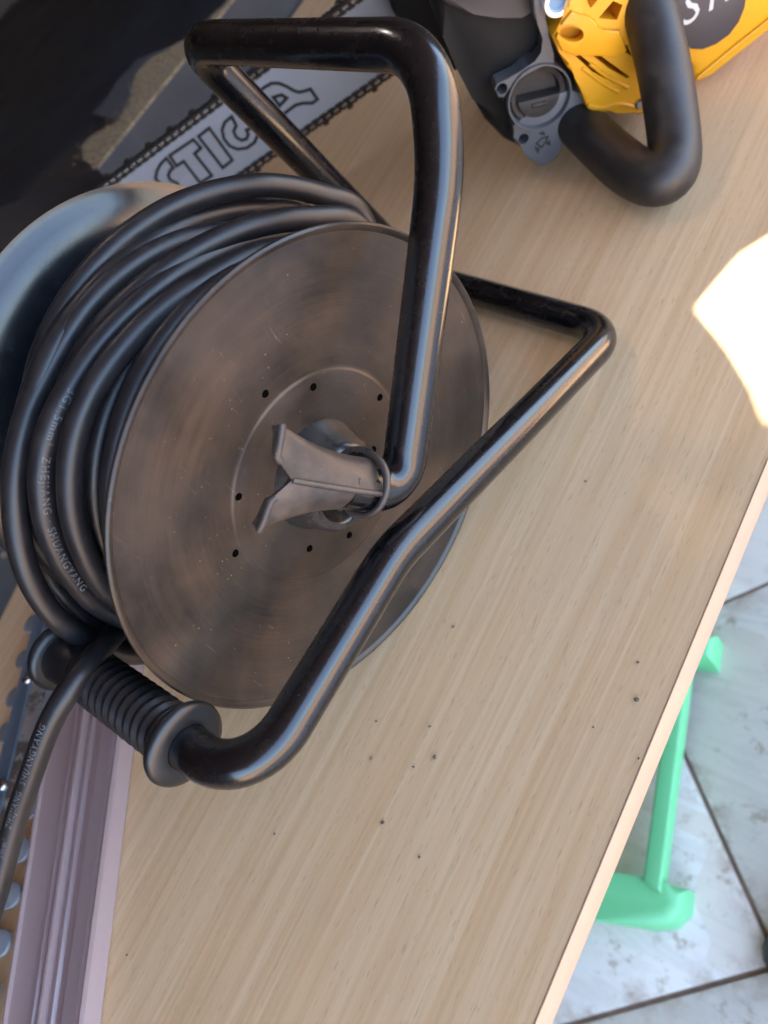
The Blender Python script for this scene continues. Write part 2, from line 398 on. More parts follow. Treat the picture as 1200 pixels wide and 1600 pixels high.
# ------------------------------------------------------------------ cable reel
CF = Vector((-0.15379403, 0.01507738, 0.12924801)); NF = Vector((-0.98880666, 0.10356881, 0.10740060)).normalized()
CR = Vector((-0.31592204, 0.03205886, 0.14685777)); NR = Vector((-0.99144746, 0.07135131, 0.10927449)).normalized()
AV = Vector((-0.10417136, -0.99455936, 0)).normalized(); BV = NF.cross(AV).normalized()
if BV.z < 0: BV = -BV
reel = thing("cable_reel", "black plastic cable reel on a bent tube stand with a ribbed grip", "cable reel", (-.235, .024, 0))
def fl(px, py, k):      # pixel on the plane k behind the front rim
    return at_plane(px, py, CF + NF * k, NF)
RF = .130
def axis_obj(name, bm, mat, o, ax, parent=reel, angle=38):
    """store the mesh around the reel axis so that object space is centred on it"""
    q = Vector((0, 0, 1)).rotation_difference(ax); mw = Matrix.Translation(o) @ q.to_matrix().to_4x4()
    bm.transform(mw.inverted()); finish(bm, angle)
    me = bpy.data.meshes.new(name); bm.to_mesh(me); bm.free(); me.materials.append(mat)
    ob = bpy.data.objects.new(name, me); COL.objects.link(ob); ob.parent = parent
    ob.matrix_parent_inverse = Matrix.Translation(-parent_world(parent)); ob.matrix_basis = mw
    return ob
# front flange: shallow dish with a rolled lip and a raised centre
bm = bmesh.new()
lathe(bm, [(.012, .0110), (.030, .0109), (.050, .0107), (.0580, .0106), (.0588, .0107), (.0592, .0109), (.0596, .0111), (.0602, .01118), (.0608, .01122), (.0616, .0111), (.066, .01044), (.078, .00863), (.090, .00682), (.104, .00471), (.118, .0026), (.1240, .0016), (.1262, .0012), (.1278, -.0006), (.1290, -.0010), (.1300, -.0002),
           (.1302, .0012), (.1296, .0026), (.1280, .0032), (.118, .0050), (.09, .0098), (.058, .0138), (.012, .0138)], CF, NF, 128)
ff = axis_obj("flange", bm, M['flange'], CF, NF)
for q in ((417, 616), (493, 606), (597, 622), (587, 704), (549, 838), (487, 859), (371, 867), (376, 778)):
    p = fl(*q, .009); rad = (p - CF - NF * .009).length
    kz = .0104 if rad < .0615 else .0109 - (rad - .061) * .1507
    p = p + NF * (kz - .009)
    bm = bmesh.new(); lathe(bm, [(0, -.00012), (.0015, -.00012), (.0016, -.0002), (.0018, -.0002), (.0021, .0004), (0, .0004)], p, NF, 20, closed=False)
    obj("hole_disc", bm, M['hole_shade'], reel, 60)  # raised black discs paint in the dark inside drilled holes
# rear flange: same disc, its inner face towards the camera
RR = .133
bm = bmesh.new()
lathe(bm, [(.012, -.0115), (.06, -.0112), (.092, -.0095), (.104, -.0084), (.112, -.0072), (.118, -.0055), (.124, -.0026), (.129, .0003), (.1315, .0012), (.133, .0016), (.1328, .0032), (.131, .0036), (.122, -.0010), (.116, -.0042), (.108, -.0060), (.092, -.0072), (.06, -.0088), (.012, -.009)], CR, NR, 128)
rfl = axis_obj("flange", bm, M['disc'], CR, NR, angle=60)
bm = bmesh.new(); lathe(bm, [(.055, .012), (.055, .155), (.05, .155), (.05, .012)], CF, NF, 64); axis_obj("drum", bm, M['dark'], CF, NF)
# hub boss on the front, open at its end
HC = CF + NF * .011 + BV * .0045
bm = bmesh.new(); lathe(bm, [(.0305, 0), (.0296, -.004), (.0275, -.0065), (.0262, -.014), (.0245, -.0205), (.0225, -.0225), (.0195, -.0225), (.0182, -.0210), (.0172, -.012), (.0165, .0), ], HC, NF, 64)
axis_obj("hub", bm, M['hub'], HC, NF)
bm = bmesh.new(); lathe(bm, [(0, -.006), (.0168, -.006), (.0168, .001), (0, .001)], HC, NF, 40, closed=False); axis_obj("hub_core", bm, M['dark'], HC, NF)
bm = bmesh.new(); lathe(bm, [(.03, 0), (.028, .018), (.02, .018), (.018, 0)], CR - NR * .009, NR, 48); axis_obj("hub", bm, M['hub'], CR, NR)

# bent tube: hub, rise, top bar, far leg, foot bar, front rod, grip bar, back to the rear hub
TR = .011
A0 = fl(535, 757, -.030); A1 = fl(626, 772, -.034)
A2b = at_x(672, 72, -.112)
A3 = at_x(296, 66, -.295)
A4 = at_z(655, 430, .0125)
A5 = at_z(957, 518, .0125)
B1 = at_x(612, 868, -.112); B2 = at_x(476, 1085, -.094); B3 = at_x(388, 1236, -.102)
B4 = at_x(250, 1190, -.148); B5 = at_x(95, 1020, -.262)
full = fillet([A0, A1, at_x(690, 262, -.1065), A2b, A3, A4, A5, B1, B3, B5 + (B5 - B3).normalized() * .008], [.026, .16, .034, .022, .03, .034, .09, .030], 14)
# even resampling
def resample(path, step):
    out = [path[0]]; acc = 0
    for a, b in zip(path, path[1:]):
        L = (b - a).length
        if L < 1e-9: continue
        d = step - acc
        while d <= L: out.append(a + (b - a) * (d / L)); d += step
        acc = L - (d - step)
    out.append(path[-1]); return out
full = resample(full, .004)
bm = bmesh.new(); tube(bm, full, TR, 28); obj("frame_tube", bm, M['tube'], reel, 60)

# fishtail bracket clipped round the tube end
KB = -.030
def bp(px, py): return fl(px, py, KB)
o_r, o_l = bp(566, 757), bp(452, 748)
ax = (o_l - o_r).normalized(); sd = ax.cross(NF).normalized()
if sd.z < 0: sd = -sd
Lb = (o_l - o_r).length; tw = -NF
wu = abs((bp(428, 690) - o_l).dot(sd)); 
tipu, tipl = bp(428, 662), bp(410, 830)
wU, wL = (tipu - o_r).dot(sd), -(tipl - o_r).dot(sd)
eU, eL = (bp(430, 700) - o_r).dot(ax), (bp(412, 800) - o_r).dot(ax)
bm = bmesh.new(); NT, NV = 26, 24; grid = []
for i in range(NT + 1):
    row = []
    for j in range(NV + 1):
        v_ = -1 + 2 * j / NV; up = v_ > 0; t = i / NT
        e = Lb + ((eU if up else eL) - Lb) * min(1, abs(v_) * 2.4)
        fl_ = max(0, (t - .12) / .88); ww = .0132 + ((wU if up else wL) - .0132) * (fl_ ** 1.9)
        bul = .0112 * (1 - fl_) ** .8 + .0030
        row.append(bm.verts.new(o_r + ax * (e * t) + sd * (v_ * ww) + tw * (bul * (.45 * (1 - abs(v_)) + .55 * math.sqrt(max(0, 1 - v_ * v_))) - .001)))
    grid.append(row)
for i in range(NT):
    for j in range(NV): bm.faces.new((grid[i][j], grid[i][j + 1], grid[i + 1][j + 1], grid[i + 1][j]))
bmesh.ops.recalc_face_normals(bm, faces=bm.faces[:])
edge = [[grid[NT][q_].co.copy() for q_ in rng] for rng in (range(NV, NV - 9, -1), range(0, 9))]
if sum((f.normal.dot(tw) for f in bm.faces)) < 0: bmesh.ops.reverse_faces(bm, faces=bm.faces[:])
bmesh.ops.solidify(bm, geom=bm.faces[:], thickness=.0045)
br = obj("bracket", bm, M['clip'], reel, 50)
bm = bmesh.new()      # the seam rib, following the crest
crest = [o_r + ax * (Lb * t) + tw * (.0112 * (1 - max(0, (t - .12) / .88)) ** .8 + .0024) for t in [k / 14 for k in range(15)]]
tube(bm, crest, .0014, 8); obj("rib", bm, M['clip'], br, 60)
bm = bmesh.new()      # raised bead along each wing tip
for e_ in edge: tube(bm, [p - ax * .0006 + tw * .0004 for p in e_], .0019, 8)
obj("tip_bead", bm, M['clip'], br, 60)
bm = bmesh.new(); arc = []
for k in range(21):
    a_ = R(-118 + 215 * k / 20); arc.append(o_r - ax * .0005 + (tw * math.cos(a_) + sd * math.sin(a_)) * .0150)
arc = [arc[0] + (arc[0] - arc[1]).normalized() * .004 - sd * .004] + arc
tube(bm, arc, .0019, 10); obj("collar", bm, M['clip'], br, 60)

# ribbed grip on the tube
gp = [B3.lerp(B5, t) for t in (0, 1)]
gd = (B5 - B3).normalized()
g0 = at_x(272, 1186, -.148); s0 = (g0 - B3).dot(gd); g0 = B3 + gd * s0; g1 = B3 + gd * ((B5 - B3).dot(gd) - .004); GL = (g1 - g0).length
prof = [(.0112, .0)]
nr = 13; h = .004
prof += [(.0142, .0)]
for k in range(nr):
    z0 = .006 + (GL - .030) * k / nr; dz = (GL - .030) / nr
    prof += [(.0129, z0), (.0131, z0 + dz * .18), (.0147, z0 + dz * .38), (.0150, z0 + dz * .55), (.0147, z0 + dz * .72), (.0131, z0 + dz * .92)]
prof += [(.0145, GL - .022), (.0150, GL - .004), (.0142, GL), (.0112, GL)]
bm = bmesh.new(); lathe(bm, prof, g0, gd, 48); grip = obj("grip", bm, M['grip'], reel, 60)
def collar(o, d, r):
    bm = bmesh.new(); lathe(bm, [(.0112, -.0035), (.016, -.0042), (r - .002, -.0030), (r - .0006, -.0018), (r, 0), (r - .0006, .0018), (r - .003, .0026), (.0155, .004), (.0112, .004)], o, d, 64)
    obj("grip_collar", bm, M['grip'], grip, 60)
collar(g0, gd, .0212); collar(g1, gd, .0205)

# ------------------------------------------------------------------ wound cable
CRAD = .0062
def wind(th, r, s): return CF + NF * s + (AV * math.cos(R(th)) + BV * math.sin(R(th))) * r
def polar(px, py, s):
    p = fl(px, py, s) - CF - NF * s; return math.degrees(math.atan2(p.dot(BV), p.dot(AV))), math.hypot(p.dot(AV), p.dot(BV))
def strand(pxs, s0, s1, hid_r=.112):
    """visible run given by its line of sight at axial position s0..s1, closed round the hidden side"""
    pr = []; n = len(pxs)
    for i, q in enumerate(pxs):
        s = s0 + (s1 - s0) * i / (n - 1); th, r = polar(*q, s); pr.append([th, r, s])
    for i in range(1, n):
        while pr[i][0] > pr[i - 1][0] + 180: pr[i][0] -= 360
        while pr[i][0] < pr[i - 1][0] - 180: pr[i][0] += 360
    for _ in range(2):
        o_ = [q[:] for q in pr]
        for i in range(1, n - 1): pr[i][1] = (o_[i - 1][1] + 2 * o_[i][1] + o_[i + 1][1]) / 4
    a, b = pr[-1], pr[0]; gap = (a[0] - (b[0] - 360)); k = max(5, int(gap / 22)); ext = []
    for i in range(1, k):
        t = i / k; sm = t * t * (3 - 2 * t); r = a[1] * (1 - sm) + b[1] * sm
        f = math.sin(math.pi * t) ** .6; r = r * (1 - f) + hid_r * f
        ext.append([a[0] - gap * t, r, a[2] * (1 - sm) + b[2] * sm])
    P = [wind(*q) for q in pr + ext]
    C_ = catmull(P, 8, True); k0 = (len(pr) + len(ext) // 2) * 8
    C_ = C_[k0:] + C_[:k0]; return C_ + [C_[0].copy()]
SA = [(565, 336), (500, 301), (420, 290), (350, 300), (283, 319), (233, 346), (187, 380), (143, 424), (104, 476), (76, 535), (55, 600)]
SB = [(470, 330), (400, 327), (317, 347), (250, 377), (183, 427), (133, 477), (90, 537), (60, 607), (42, 670), (34, 740), (42, 830)]
SC = [(560, 352), (480, 345), (400, 356), (330, 385), (262, 425), (203, 472), (152, 522), (118, 575), (100, 640)]
SD = [(480, 366), (400, 381), (333, 403), (267, 440), (200, 495), (148, 548), (107, 610), (79, 660), (66, 710), (64, 770), (77, 832), (106, 895), (163, 950)]
SE = [(300, 452), (240, 500), (176, 560), (133, 622), (113, 690), (110, 763), (119, 829), (147, 895), (180, 932)]
SH = [(66, 884), (94, 932), (136, 976), (184, 1004), (234, 1018)]
SG = [(60, 610), (33, 670), (25, 730), (24, 785), (30, 845), (45, 905), (73, 958), (114, 990), (163, 1010), (216, 1022)]
runs = {'A': strand(SA, .078, .118), 'B': strand(SB, .098, .090), 'C': strand(SC, .052, .078), 'D': strand(SD, .060, .066), 'E': strand(SE, .044, .050), 'G': strand(SG, .092, .072), 'H': strand(SH, .100, .078)}
bm = bmesh.new()
for k_, pth in runs.items(): tube(bm, resample(pth, .006), CRAD, 14, closed=False, caps=True)
rnd = random.Random(3)
for layer, (r0, ss) in enumerate(((.070, 12), (.082, 12), (.0945, 11), (.1065, 8))):     # the layers beneath
    for i in range(ss):
        s = .029 + .116 * (i + .5 * (layer % 2)) / ss
        if layer == 3 and (s > .112 or s < .03): continue
        if layer == 2 and s > .13: continue
        p1, p2 = rnd.random() * 6, rnd.random() * 6
        P = [wind(th, r0 + .0022 * math.sin(R(th) + p1), s + .0045 * math.sin(R(th) * 1 + p2)) for th in range(0, 360, 15)]
        tube(bm, catmull(P, 3, True), CRAD, 12, closed=True)
# tail: leaves the drum, crosses the grip, runs down to the table
tail_px = [(205, 960, .44), (178, 992, .418), (150, 1023, .396), (110, 1075, .383), (76, 1135, .386), (47, 1215, .396), (25, 1280, .405), (8, 1345, .412), (-14, 1425, .42), (-60, 1560, .43)]
tail = resample(catmull([at_d(*q) for q in tail_px], 10), .004)
tube(bm, tail, CRAD, 18)
cable = tag(obj("power_cable", bm, M['cable'], None, 60), "black rubber power cable wound on the reel with its loose end crossing the grip", "cable")
def print_on(path, txt, start, size, parent, face, flip=False, side=0.0):
    """lay lettering on a tube; face: direction the print looks to"""
    vs, fs = text_points(txt, size, spacing=1.25)
    cum = [0]
    for a, b in zip(path, path[1:]): cum.append(cum[-1] + (b - a).length)
    bm = bmesh.new(); out = []
    for v in vs:
        x = start + v.x; i = 0
        while i < len(cum) - 2 and cum[i + 1] < x: i += 1
        t = (x - cum[i]) / max(1e-9, cum[i + 1] - cum[i]); p = path[i].lerp(path[i + 1], t)
        tg = (path[min(i + 2, len(path) - 1)] - path[max(i - 1, 0)]).normalized()
        n0 = (face - tg * face.dot(tg)).normalized(); b = n0.cross(tg)
        ang = (v.y - size * .35) / CRAD * (-1 if flip else 1) + side
        out.append(bm.verts.new(p + (n0 * math.cos(ang) + b * math.sin(ang)) * (CRAD + .00012)))
    for f in fs:
        try: bm.faces.new([out[k] for k in f])
        except ValueError: pass
    return obj("printed_text", bm, M['print'], parent, 80)
cable["_w"] = (0, 0, 0)
def near_start(path, px, py):
    best = min(range(len(path)), key=lambda i: ((path[i] - CAM).normalized() - ray(px, py)).length); return sum((path[i + 1] - path[i]).length for i in range(best))
dpath = resample(runs['D'], .002)
fd = (CAM - wind(60, .12, .06)).normalized()
print_on(dpath, "3G1.5mm²  ZHEJIANG · SHUANGYANG", near_start(dpath, 108, 606), .0052, cable, fd, False, .25)
tp = resample(catmull([at_d(*q) for q in tail_px], 10), .002)[::-1]
print_on(tp, "5mm²   ZHEJIANG  SHUANGYANG", near_start(tp, 0, 1330), .0048, cable, (CAM - tp[len(tp) // 2]).normalized(), False, .45)

# ------------------------------------------------------------------ chainsaw standing behind the reel
SA0 = Vector((-.579, .366, .065)); SDIR = Vector((.7640, .6452, 0)).normalized(); SN = Vector((SDIR.y, -SDIR.x, 0))   # SN: left side, towards the camera
def sp(px, py, off): return at_plane(px, py, SA0 + SN * off, SN)
def sw(al, z, off=0.0): return Vector((SA0.x, SA0.y, 0)) + SDIR * al + SN * off + Vector((0, 0, z))
saw = thing("chainsaw", "yellow and black chainsaw standing upright with a grey lettered guide bar", "chainsaw", (-.32, .55, 0))
M['bar'] = m_plain("grey_bar_paint", (.27, .27, .28), .42, var=.06, scale=40)
M['black'] = m_plain("black_paint", (.008, .008, .009), .5, bump=0)
M['chain'] = m_plain("oily_chain", (.035, .030, .027), .35, metal=.5, var=.4, scale=200)
M['rivet'] = m_plain("bright_steel", (.50, .47, .44), .28, metal=1.0, var=.15, scale=200)
M['yellow'] = m_plain("yellow_plastic", (.68, .295, .008), .34, var=.05, scale=25, bump=.05)
M['saw_grey'] = m_plain("grey_magnesium", (.085, .085, .09), .42, var=.12, scale=70)
M['saw_dark'] = m_plain("dark_crankcase", (.011, .010, .0095), .6, var=.35, scale=40, spec=.25)
M['saw_cap'] = m_rubber("dusty_cap", (.022, .018, .016), (.06, .043, .034), .8, .55)
M['saw_rubber'] = m_rubber("handle_rubber", (.014, .012, .011), (.06, .044, .034), .6, .46)
M['guard'] = m_plain("guard_plastic", (.05, .043, .045), .45, var=.1, scale=40)
M['steel'] = m_plain("muffler_steel", (.30, .27, .24), .32, metal=.9, var=.2, scale=30)
M['washer'] = m_plain("washer_zinc", (.75, .76, .76), .25, metal=.5, var=.05)
M['blueplug'] = m_plain("blue_plug", (.12, .22, .33), .4, var=.1)
Z0, Z1 = .065, .130; zc = (Z0 + Z1) / 2; hr = (Z1 - Z0) / 2
TIPA = -.40
outl = [sw(.30, Z0), sw(.30, Z1)] + [sw(TIPA + hr - hr * math.sin(R(a_)), zc + hr * math.cos(R(a_))) for a_ in range(0, 181, 15)]
bm = bmesh.new(); prism(bm, [p + SN * .0022 for p in outl], -SN * .0044, .0004); gbar = obj("guide_bar", bm, M['bar'], saw)
# chain: links around the bar
def loop_pos(x):
    Ls = .30 - (TIPA + hr); La = math.pi * (hr + .004); rr = hr + .004
    if x < Ls: return sw(.30 - x, zc + rr), -SDIR
    x -= Ls
    if x < La:
        a_ = x / rr; return sw(TIPA + hr - rr * math.sin(a_), zc + rr * math.cos(a_)), (-SDIR * math.cos(a_) - Vector((0, 0, 1)) * math.sin(a_))
    x -= La; return sw(TIPA + hr + x, zc - rr), SDIR
tot = 2 * (.30 - (TIPA + hr)) + math.pi * (hr + .004)
pitch = .0098; nl = int(tot / pitch)
def link_mesh(cut):
    bm = bmesh.new(); X_, Y_, Z_ = Vector((1, 0, 0)), Vector((0, 1, 0)), Vector((0, 0, 1))
    for s in (-1, 1):
        o2 = [(-.0056, -.0018), (-.0035, -.0036), (.0035, -.0036), (.0056, -.0018), (.0056, .0014), (.0035, .0030), (.001, .0022), (-.001, .0022), (-.0035, .0030), (-.0056, .0014)]
        prism(bm, [Vector((x, s * .0024, z * 1.45)) for x, z in o2], Vector((0, s * .0012, 0)))
    prism(bm, [Vector((x, -.0007, z)) for x, z in ((-.004, -.002), (-.0015, -.0062), (.0015, -.0062), (.004, -.002))], Vector((0, .0014, 0)))
    if cut:
        prism(bm, [Vector((x, -.0034, z)) for x, z in ((-.0050, .002), (-.0046, .0054), (.0012, .0062), (.0016, .0054), (-.0014, .0044), (-.0008, .002))], Vector((0, .0016, 0)))
        prism(bm, [Vector((x, -.0034, z)) for x, z in ((-.0046, .0054), (-.0046, .0062), (.0014, .0068), (.0014, .0060))], Vector((0, .0066, 0)))
        prism(bm, [Vector((x, -.0012, z)) for x, z in ((.0030, .002), (.0034, .0048), (.0052, .0044), (.0056, .002))], Vector((0, .0022, 0)))
    n0 = len(bm.faces)
    for x in (-.0033, .0033):
        for s in (-1, 1):
            bmesh.ops.create_cone(bm, cap_ends=True, segments=8, radius1=.0019, radius2=.0014, depth=.0009, matrix=Matrix.Translation((x, s * .0039, -.0004)) @ Matrix.Rotation(-s * math.pi / 2, 4, 'X'))
    bm.faces.ensure_lookup_table()
    for f in bm.faces[n0:]: f.material_index = 1
    finish(bm); me = bpy.data.meshes.new("chain_link"); bm.to_mesh(me); bm.free(); me.materials.append(M['chain']); me.materials.append(M['rivet']); return me
lm = [link_mesh(False), link_mesh(True)]
inv = Matrix.Translation(-parent_world(saw))
for i in range(nl):
    p, t = loop_pos(i * pitch); out = t.cross(SN).normalized()
    if (p - sw((.30 + TIPA) / 2, zc)).dot(out) < 0 and abs(out.z) > .5: out = -out
    m3 = Matrix((t, out.cross(t), out)).transposed()
    o = bpy.data.objects.new("chain_link", lm[1 if i % 3 == 0 else 0]); COL.objects.link(o); o.parent = saw
    o.matrix_parent_inverse = inv; o.matrix_basis = Matrix.Translation(p) @ m3.to_4x4()
# outlined lettering on the bar: S T I G A
L = {'S': [[(243, 279), (245, 267), (251, 256), (260, 247), (271, 262), (266, 266), (263, 274), (266, 281), (277, 286), (282, 296), (276, 309), (262, 316), (252, 303), (262, 299), (264, 294), (252, 288)]],
     'T': [[(265, 243), (302, 218), (314, 231), (304, 240), (331, 274), (313, 286), (287, 252), (276, 259)]],
     'I': [[(310, 213), (327, 200), (363, 250), (348, 262)]],
     'G': [[(362, 182), (351, 191), (347, 203), (350, 217), (359, 228), (371, 233), (386, 231), (398, 222), (403, 210), (399, 197), (385, 203), (388, 210), (385, 217), (377, 219), (369, 214), (365, 205), (369, 196)]],
     'A': [[(400, 147), (412, 137), (424, 130), (436, 130), (448, 135), (458, 141), (467, 144), (476, 142), (485, 139), (496, 155), (488, 161), (474, 161), (462, 164), (443, 178), (451, 190), (435, 200)], [(427, 152), (440, 148), (448, 153), (437, 165)]]}
for ch in L:
    bm = bmesh.new()
    for ring in L[ch]: stroke(bm, [sp(x, y, .0022) for x, y in ring], .0033, SN, .00025)
    obj("letter", bm, M['black'], gbar, 80)

def px_prism(bm, pts, off, depth, bev=.0): prism(bm, [sp(x, y, off) for x, y in pts], -SN * depth, bev)
# crankcase
bm = bmesh.new()
px_prism(bm, [(672, -60), (676, 5), (692, 57), (712, 105), (738, 155), (762, 195), (790, 224), (818, 238), (850, 232), (880, 210), (905, 186), (915, 160), (905, 110), (890, 60), (880, -60)], .188, .16, .010)
body = obj("crankcase", bm, M['saw_dark'], saw)
bm = bmesh.new(); px_prism(bm, [(596, -60), (612, 15), (628, 45), (646, 72), (690, 120), (720, 110), (720, -60)], .055, .05, .004); obj("clutch_cover", bm, M['saw_dark'], saw)
# rib and bosses round the oil tank
def c3(x, y): return (640 + x / 4, y / 4)
bm = bmesh.new(); px_prism(bm, [c3(*q) for q in ((530, 560), (545, 525), (600, 500), (700, 452), (790, 390), (832, 330), (842, 240), (800, 150), (775, 90), (770, -60), (840, -60), (850, 120), (875, 240), (900, 330), (910, 400), (820, 420), (720, 460), (640, 520), (612, 580), (590, 612), (555, 610))], .208, .016, .0012)
rib = obj("housing_rib", bm, M['saw_grey'], saw)
cc = sp(842, 151, .207); cr_ = (sp(842 - 50, 158, .207) - cc).length
cut = bmesh.new(); bmesh.ops.create_cone(cut, cap_ends=True, segments=16, radius1=.0042, radius2=.0042, depth=.06, matrix=Matrix.Translation(sp(784, 138, .207)) @ Vector((0, 0, 1)).rotation_difference(SN).to_matrix().to_4x4()); bool_cut(rib, cut)
bm = bmesh.new(); px_prism(bm, [c3(*q) for q in ((640, 790), (665, 850), (665, 895), (700, 922), (738, 960), (765, 1010), (800, 1040), (850, 1040), (925, 985), (945, 930), (958, 870), (1000, 805), (1060, 735), (1120, 680), (1120, 600), (1000, 560), (900, 600), (760, 700))], .205, .024, .0022)
tabo = obj("tank_flange", bm, M['saw_grey'], saw)
cut = bmesh.new()
for q, r in (((818, 217), .0042),):
    bmesh.ops.create_cone(cut, cap_ends=True, segments=16, radius1=r, radius2=r, depth=.03, matrix=Matrix.Translation(sp(*q, .205)) @ Vector((0, 0, 1)).rotation_difference(SN).to_matrix().to_4x4())
bool_cut(tabo, cut)
bm = bmesh.new()     # little moulded oil symbol
for ring in ([(838, 224), (846, 216), (856, 213), (852, 222), (846, 230)], [(836, 229), (842, 233), (840, 238)], [(843, 209), (848, 206), (851, 210)], [(854, 224), (858, 220), (859, 226)]):
    stroke(bm, [sp(x, y, .205) for x, y in ring], .0011, SN, .0003)
obj("oil_symbol", bm, M['saw_dark'], tabo, 80)
bm = bmesh.new(); lathe(bm, [(cr_ * 1.0, -.02), (cr_ * 1.0, .002), (cr_ * .985, .0034), (cr_ * .94, .0034), (cr_ * .92, .002), (cr_ * .90, -.02)], cc, SN, 64); obj("cap_ring", bm, M['saw_grey'], saw)
bm = bmesh.new(); rc = cr_ * .87; lathe(bm, [(0, -.012), (rc * .74, -.012), (rc * .80, -.004), (rc * .96, -.003), (rc, -.005), (rc, -.02), (0, -.02)], cc, SN, 56, closed=False)
cap = obj("oil_cap", bm, M['saw_cap'], saw)
e1 = (sp(890, 143, .207) - sp(806, 163, .207)).normalized(); e2 = SN.cross(e1)
bm = bmesh.new(); lo = cc + e2 * (-.0 if False else 0)
dn = e2 if e2.z < 0 else -e2
prism(bm, [cc + e1 * (rc * .76 * math.cos(R(a_))) + dn * (rc * .05 + rc * .70 * math.sin(R(a_))) for a_ in range(0, 181, 15)][::1], -SN * .012, .0015)
wg = obj("cap_wing", bm, M['saw_cap'], cap)
bm = bmesh.new(); box(bm, cc + dn * (rc * .28) - SN * .0005, rc * .55, .0034, .004, e1, dn, SN, .001); obj("cap_slot", bm, M['dark'], cap)
# starter cover
def c4(x, y): return (840 + x / 3.3333, y / 3.3333)
bm = bmesh.new(); px_prism(bm, [c4(*q) for q in ((165, -120), (165, 30), (125, 100), (75, 190), (110, 270), (150, 350), (215, 398), (243, 450), (240, 520), (262, 572), (300, 592), (350, 588), (420, 568), (470, 588), (530, 606), (575, 592), (620, 560), (640, 400), (600, 200), (560, 0), (540, -120))], .216, .075, .003, )
sc = obj("starter_cover", bm, M['yellow'], saw)
cut = bmesh.new()
def cutp(pts, depth): prism(cut, [sp(*c4(x, y), .228) for x, y in pts], -SN * (depth + .012))
cutp([(135 + 69 * (1 - math.cos(R(a_))), 210 - 46 * math.sin(R(a_)) + 10 * (1 - math.cos(R(a_)))) for a_ in range(0, 360, 20)], .012)
cutp([(218, 330), (245, 324), (330, 392), (445, 462), (430, 476), (310, 412)], .03)
cutp([(305, 322), (340, 318), (420, 376), (505, 436), (490, 446), (400, 396)], .03)
cutp([(262, 0), (300, 78), (318, 60), (400, -40), (380, -80), (250, -60)], .010)
cutp([(340, 132), (420, 40), (470, 60), (440, 140)], .03)
cutp([(440, 288), (490, 270), (520, 330)], .03)
bool_cut(sc, cut)
bm = bmesh.new(); px_prism(bm, [c4(*q) for q in ((200, 300), (500, 250), (560, 480), (330, 460))], .176, .02); obj("cover_inside", bm, M['saw_dark'], sc)
bm = bmesh.new(); px_prism(bm, [c4(*q) for q in ((96, 200), (132, 118), (180, 60), (250, 96), (300, 108), (330, 170), (430, 160), (470, 268), (400, 300), (200, 292), (130, 268))], .2195, .006, .0016); vp = obj("vent_panel", bm, M['yellow'], sc)
cut = bmesh.new(); prism(cut, [sp(*c4(135 + 69 * (1 - math.cos(R(a_))), 210 - 46 * math.sin(R(a_)) + 10 * (1 - math.cos(R(a_)))), .235) for a_ in range(0, 360, 20)], -SN * .06); bool_cut(vp, cut)
for ln in (((232, 352), (320, 418), (420, 480)), ((272, 330), (360, 396), (468, 458)), ((262, 545), (330, 560), (420, 540), (500, 556))):
    bm = bmesh.new(); tube(bm, catmull([sp(*c4(*q), .2158) for q in ln], 6), .0016, 8); obj("vent_ridge", bm, M['yellow'], sc, 60)
bm = bmesh.new(); lathe(bm, [(0, .002), (.003, .002), (.0042, .001), (.0044, 0), (.0044, -.003)], sp(*c4(535, 540), .216), SN, 16, closed=False); obj("screw", bm, M['rivet'], sc)
# front handle, hand guard, muffler, bolt
hw_ = [sp(860, 150, .175), sp(900, 188, .192), at_z(950, 238, .021), at_z(1004, 281, .0205), at_z(1050, 287, .026), sp(1057, 240, .287), sp(1049, 180, .268), sp(1038, 105, .246), sp(1020, 30, .220), sp(996, -50, .19), sp(950, -150, .15)]
hpath = resample(catmull(hw_, 8), .006)
for _ in range(25): hpath = [hpath[0]] + [(hpath[i - 1] + hpath[i] * 2 + hpath[i + 1]) / 4 for i in range(1, len(hpath) - 1)] + [hpath[-1]]
hpath = [Vector((p.x, p.y, max(p.z, .0205))) for p in hpath]
bm = bmesh.new(); tube(bm, hpath, .0183, 24); obj("front_handle", bm, M['saw_rubber'], saw, 60)
bm = bmesh.new(); px_prism(bm, [c3(*q) for q in ((185, -150), (190, 0), (255, 48), (400, 90), (550, 112), (700, 112), (800, 96), (865, 45), (870, -150))], .195, .05, .004); obj("hand_guard", bm, M['guard'], saw)
bm = bmesh.new(); px_prism(bm, [c3(*q) for q in ((120, -60), (150, 30), (210, 125), (325, 238), (380, 252), (440, 224), (600, 112), (620, -60))], .180, .05, .006); obj("muffler", bm, M['steel'], saw)
wc = sp(871, 4, .215); bm = bmesh.new(); lathe(bm, [(.0102, -.03), (.0102, -.001), (.009, .001), (.0064, .001), (.0056, -.002), (.0056, -.03)], wc, SN, 36); ws = obj("bushing", bm, M['washer'], saw)
bm = bmesh.new(); lathe(bm, [(0, -.003), (.0058, -.003), (.0058, -.02), (0, -.02)], wc, SN, 24, closed=False); obj("bolt", bm, M['blueplug'], ws)
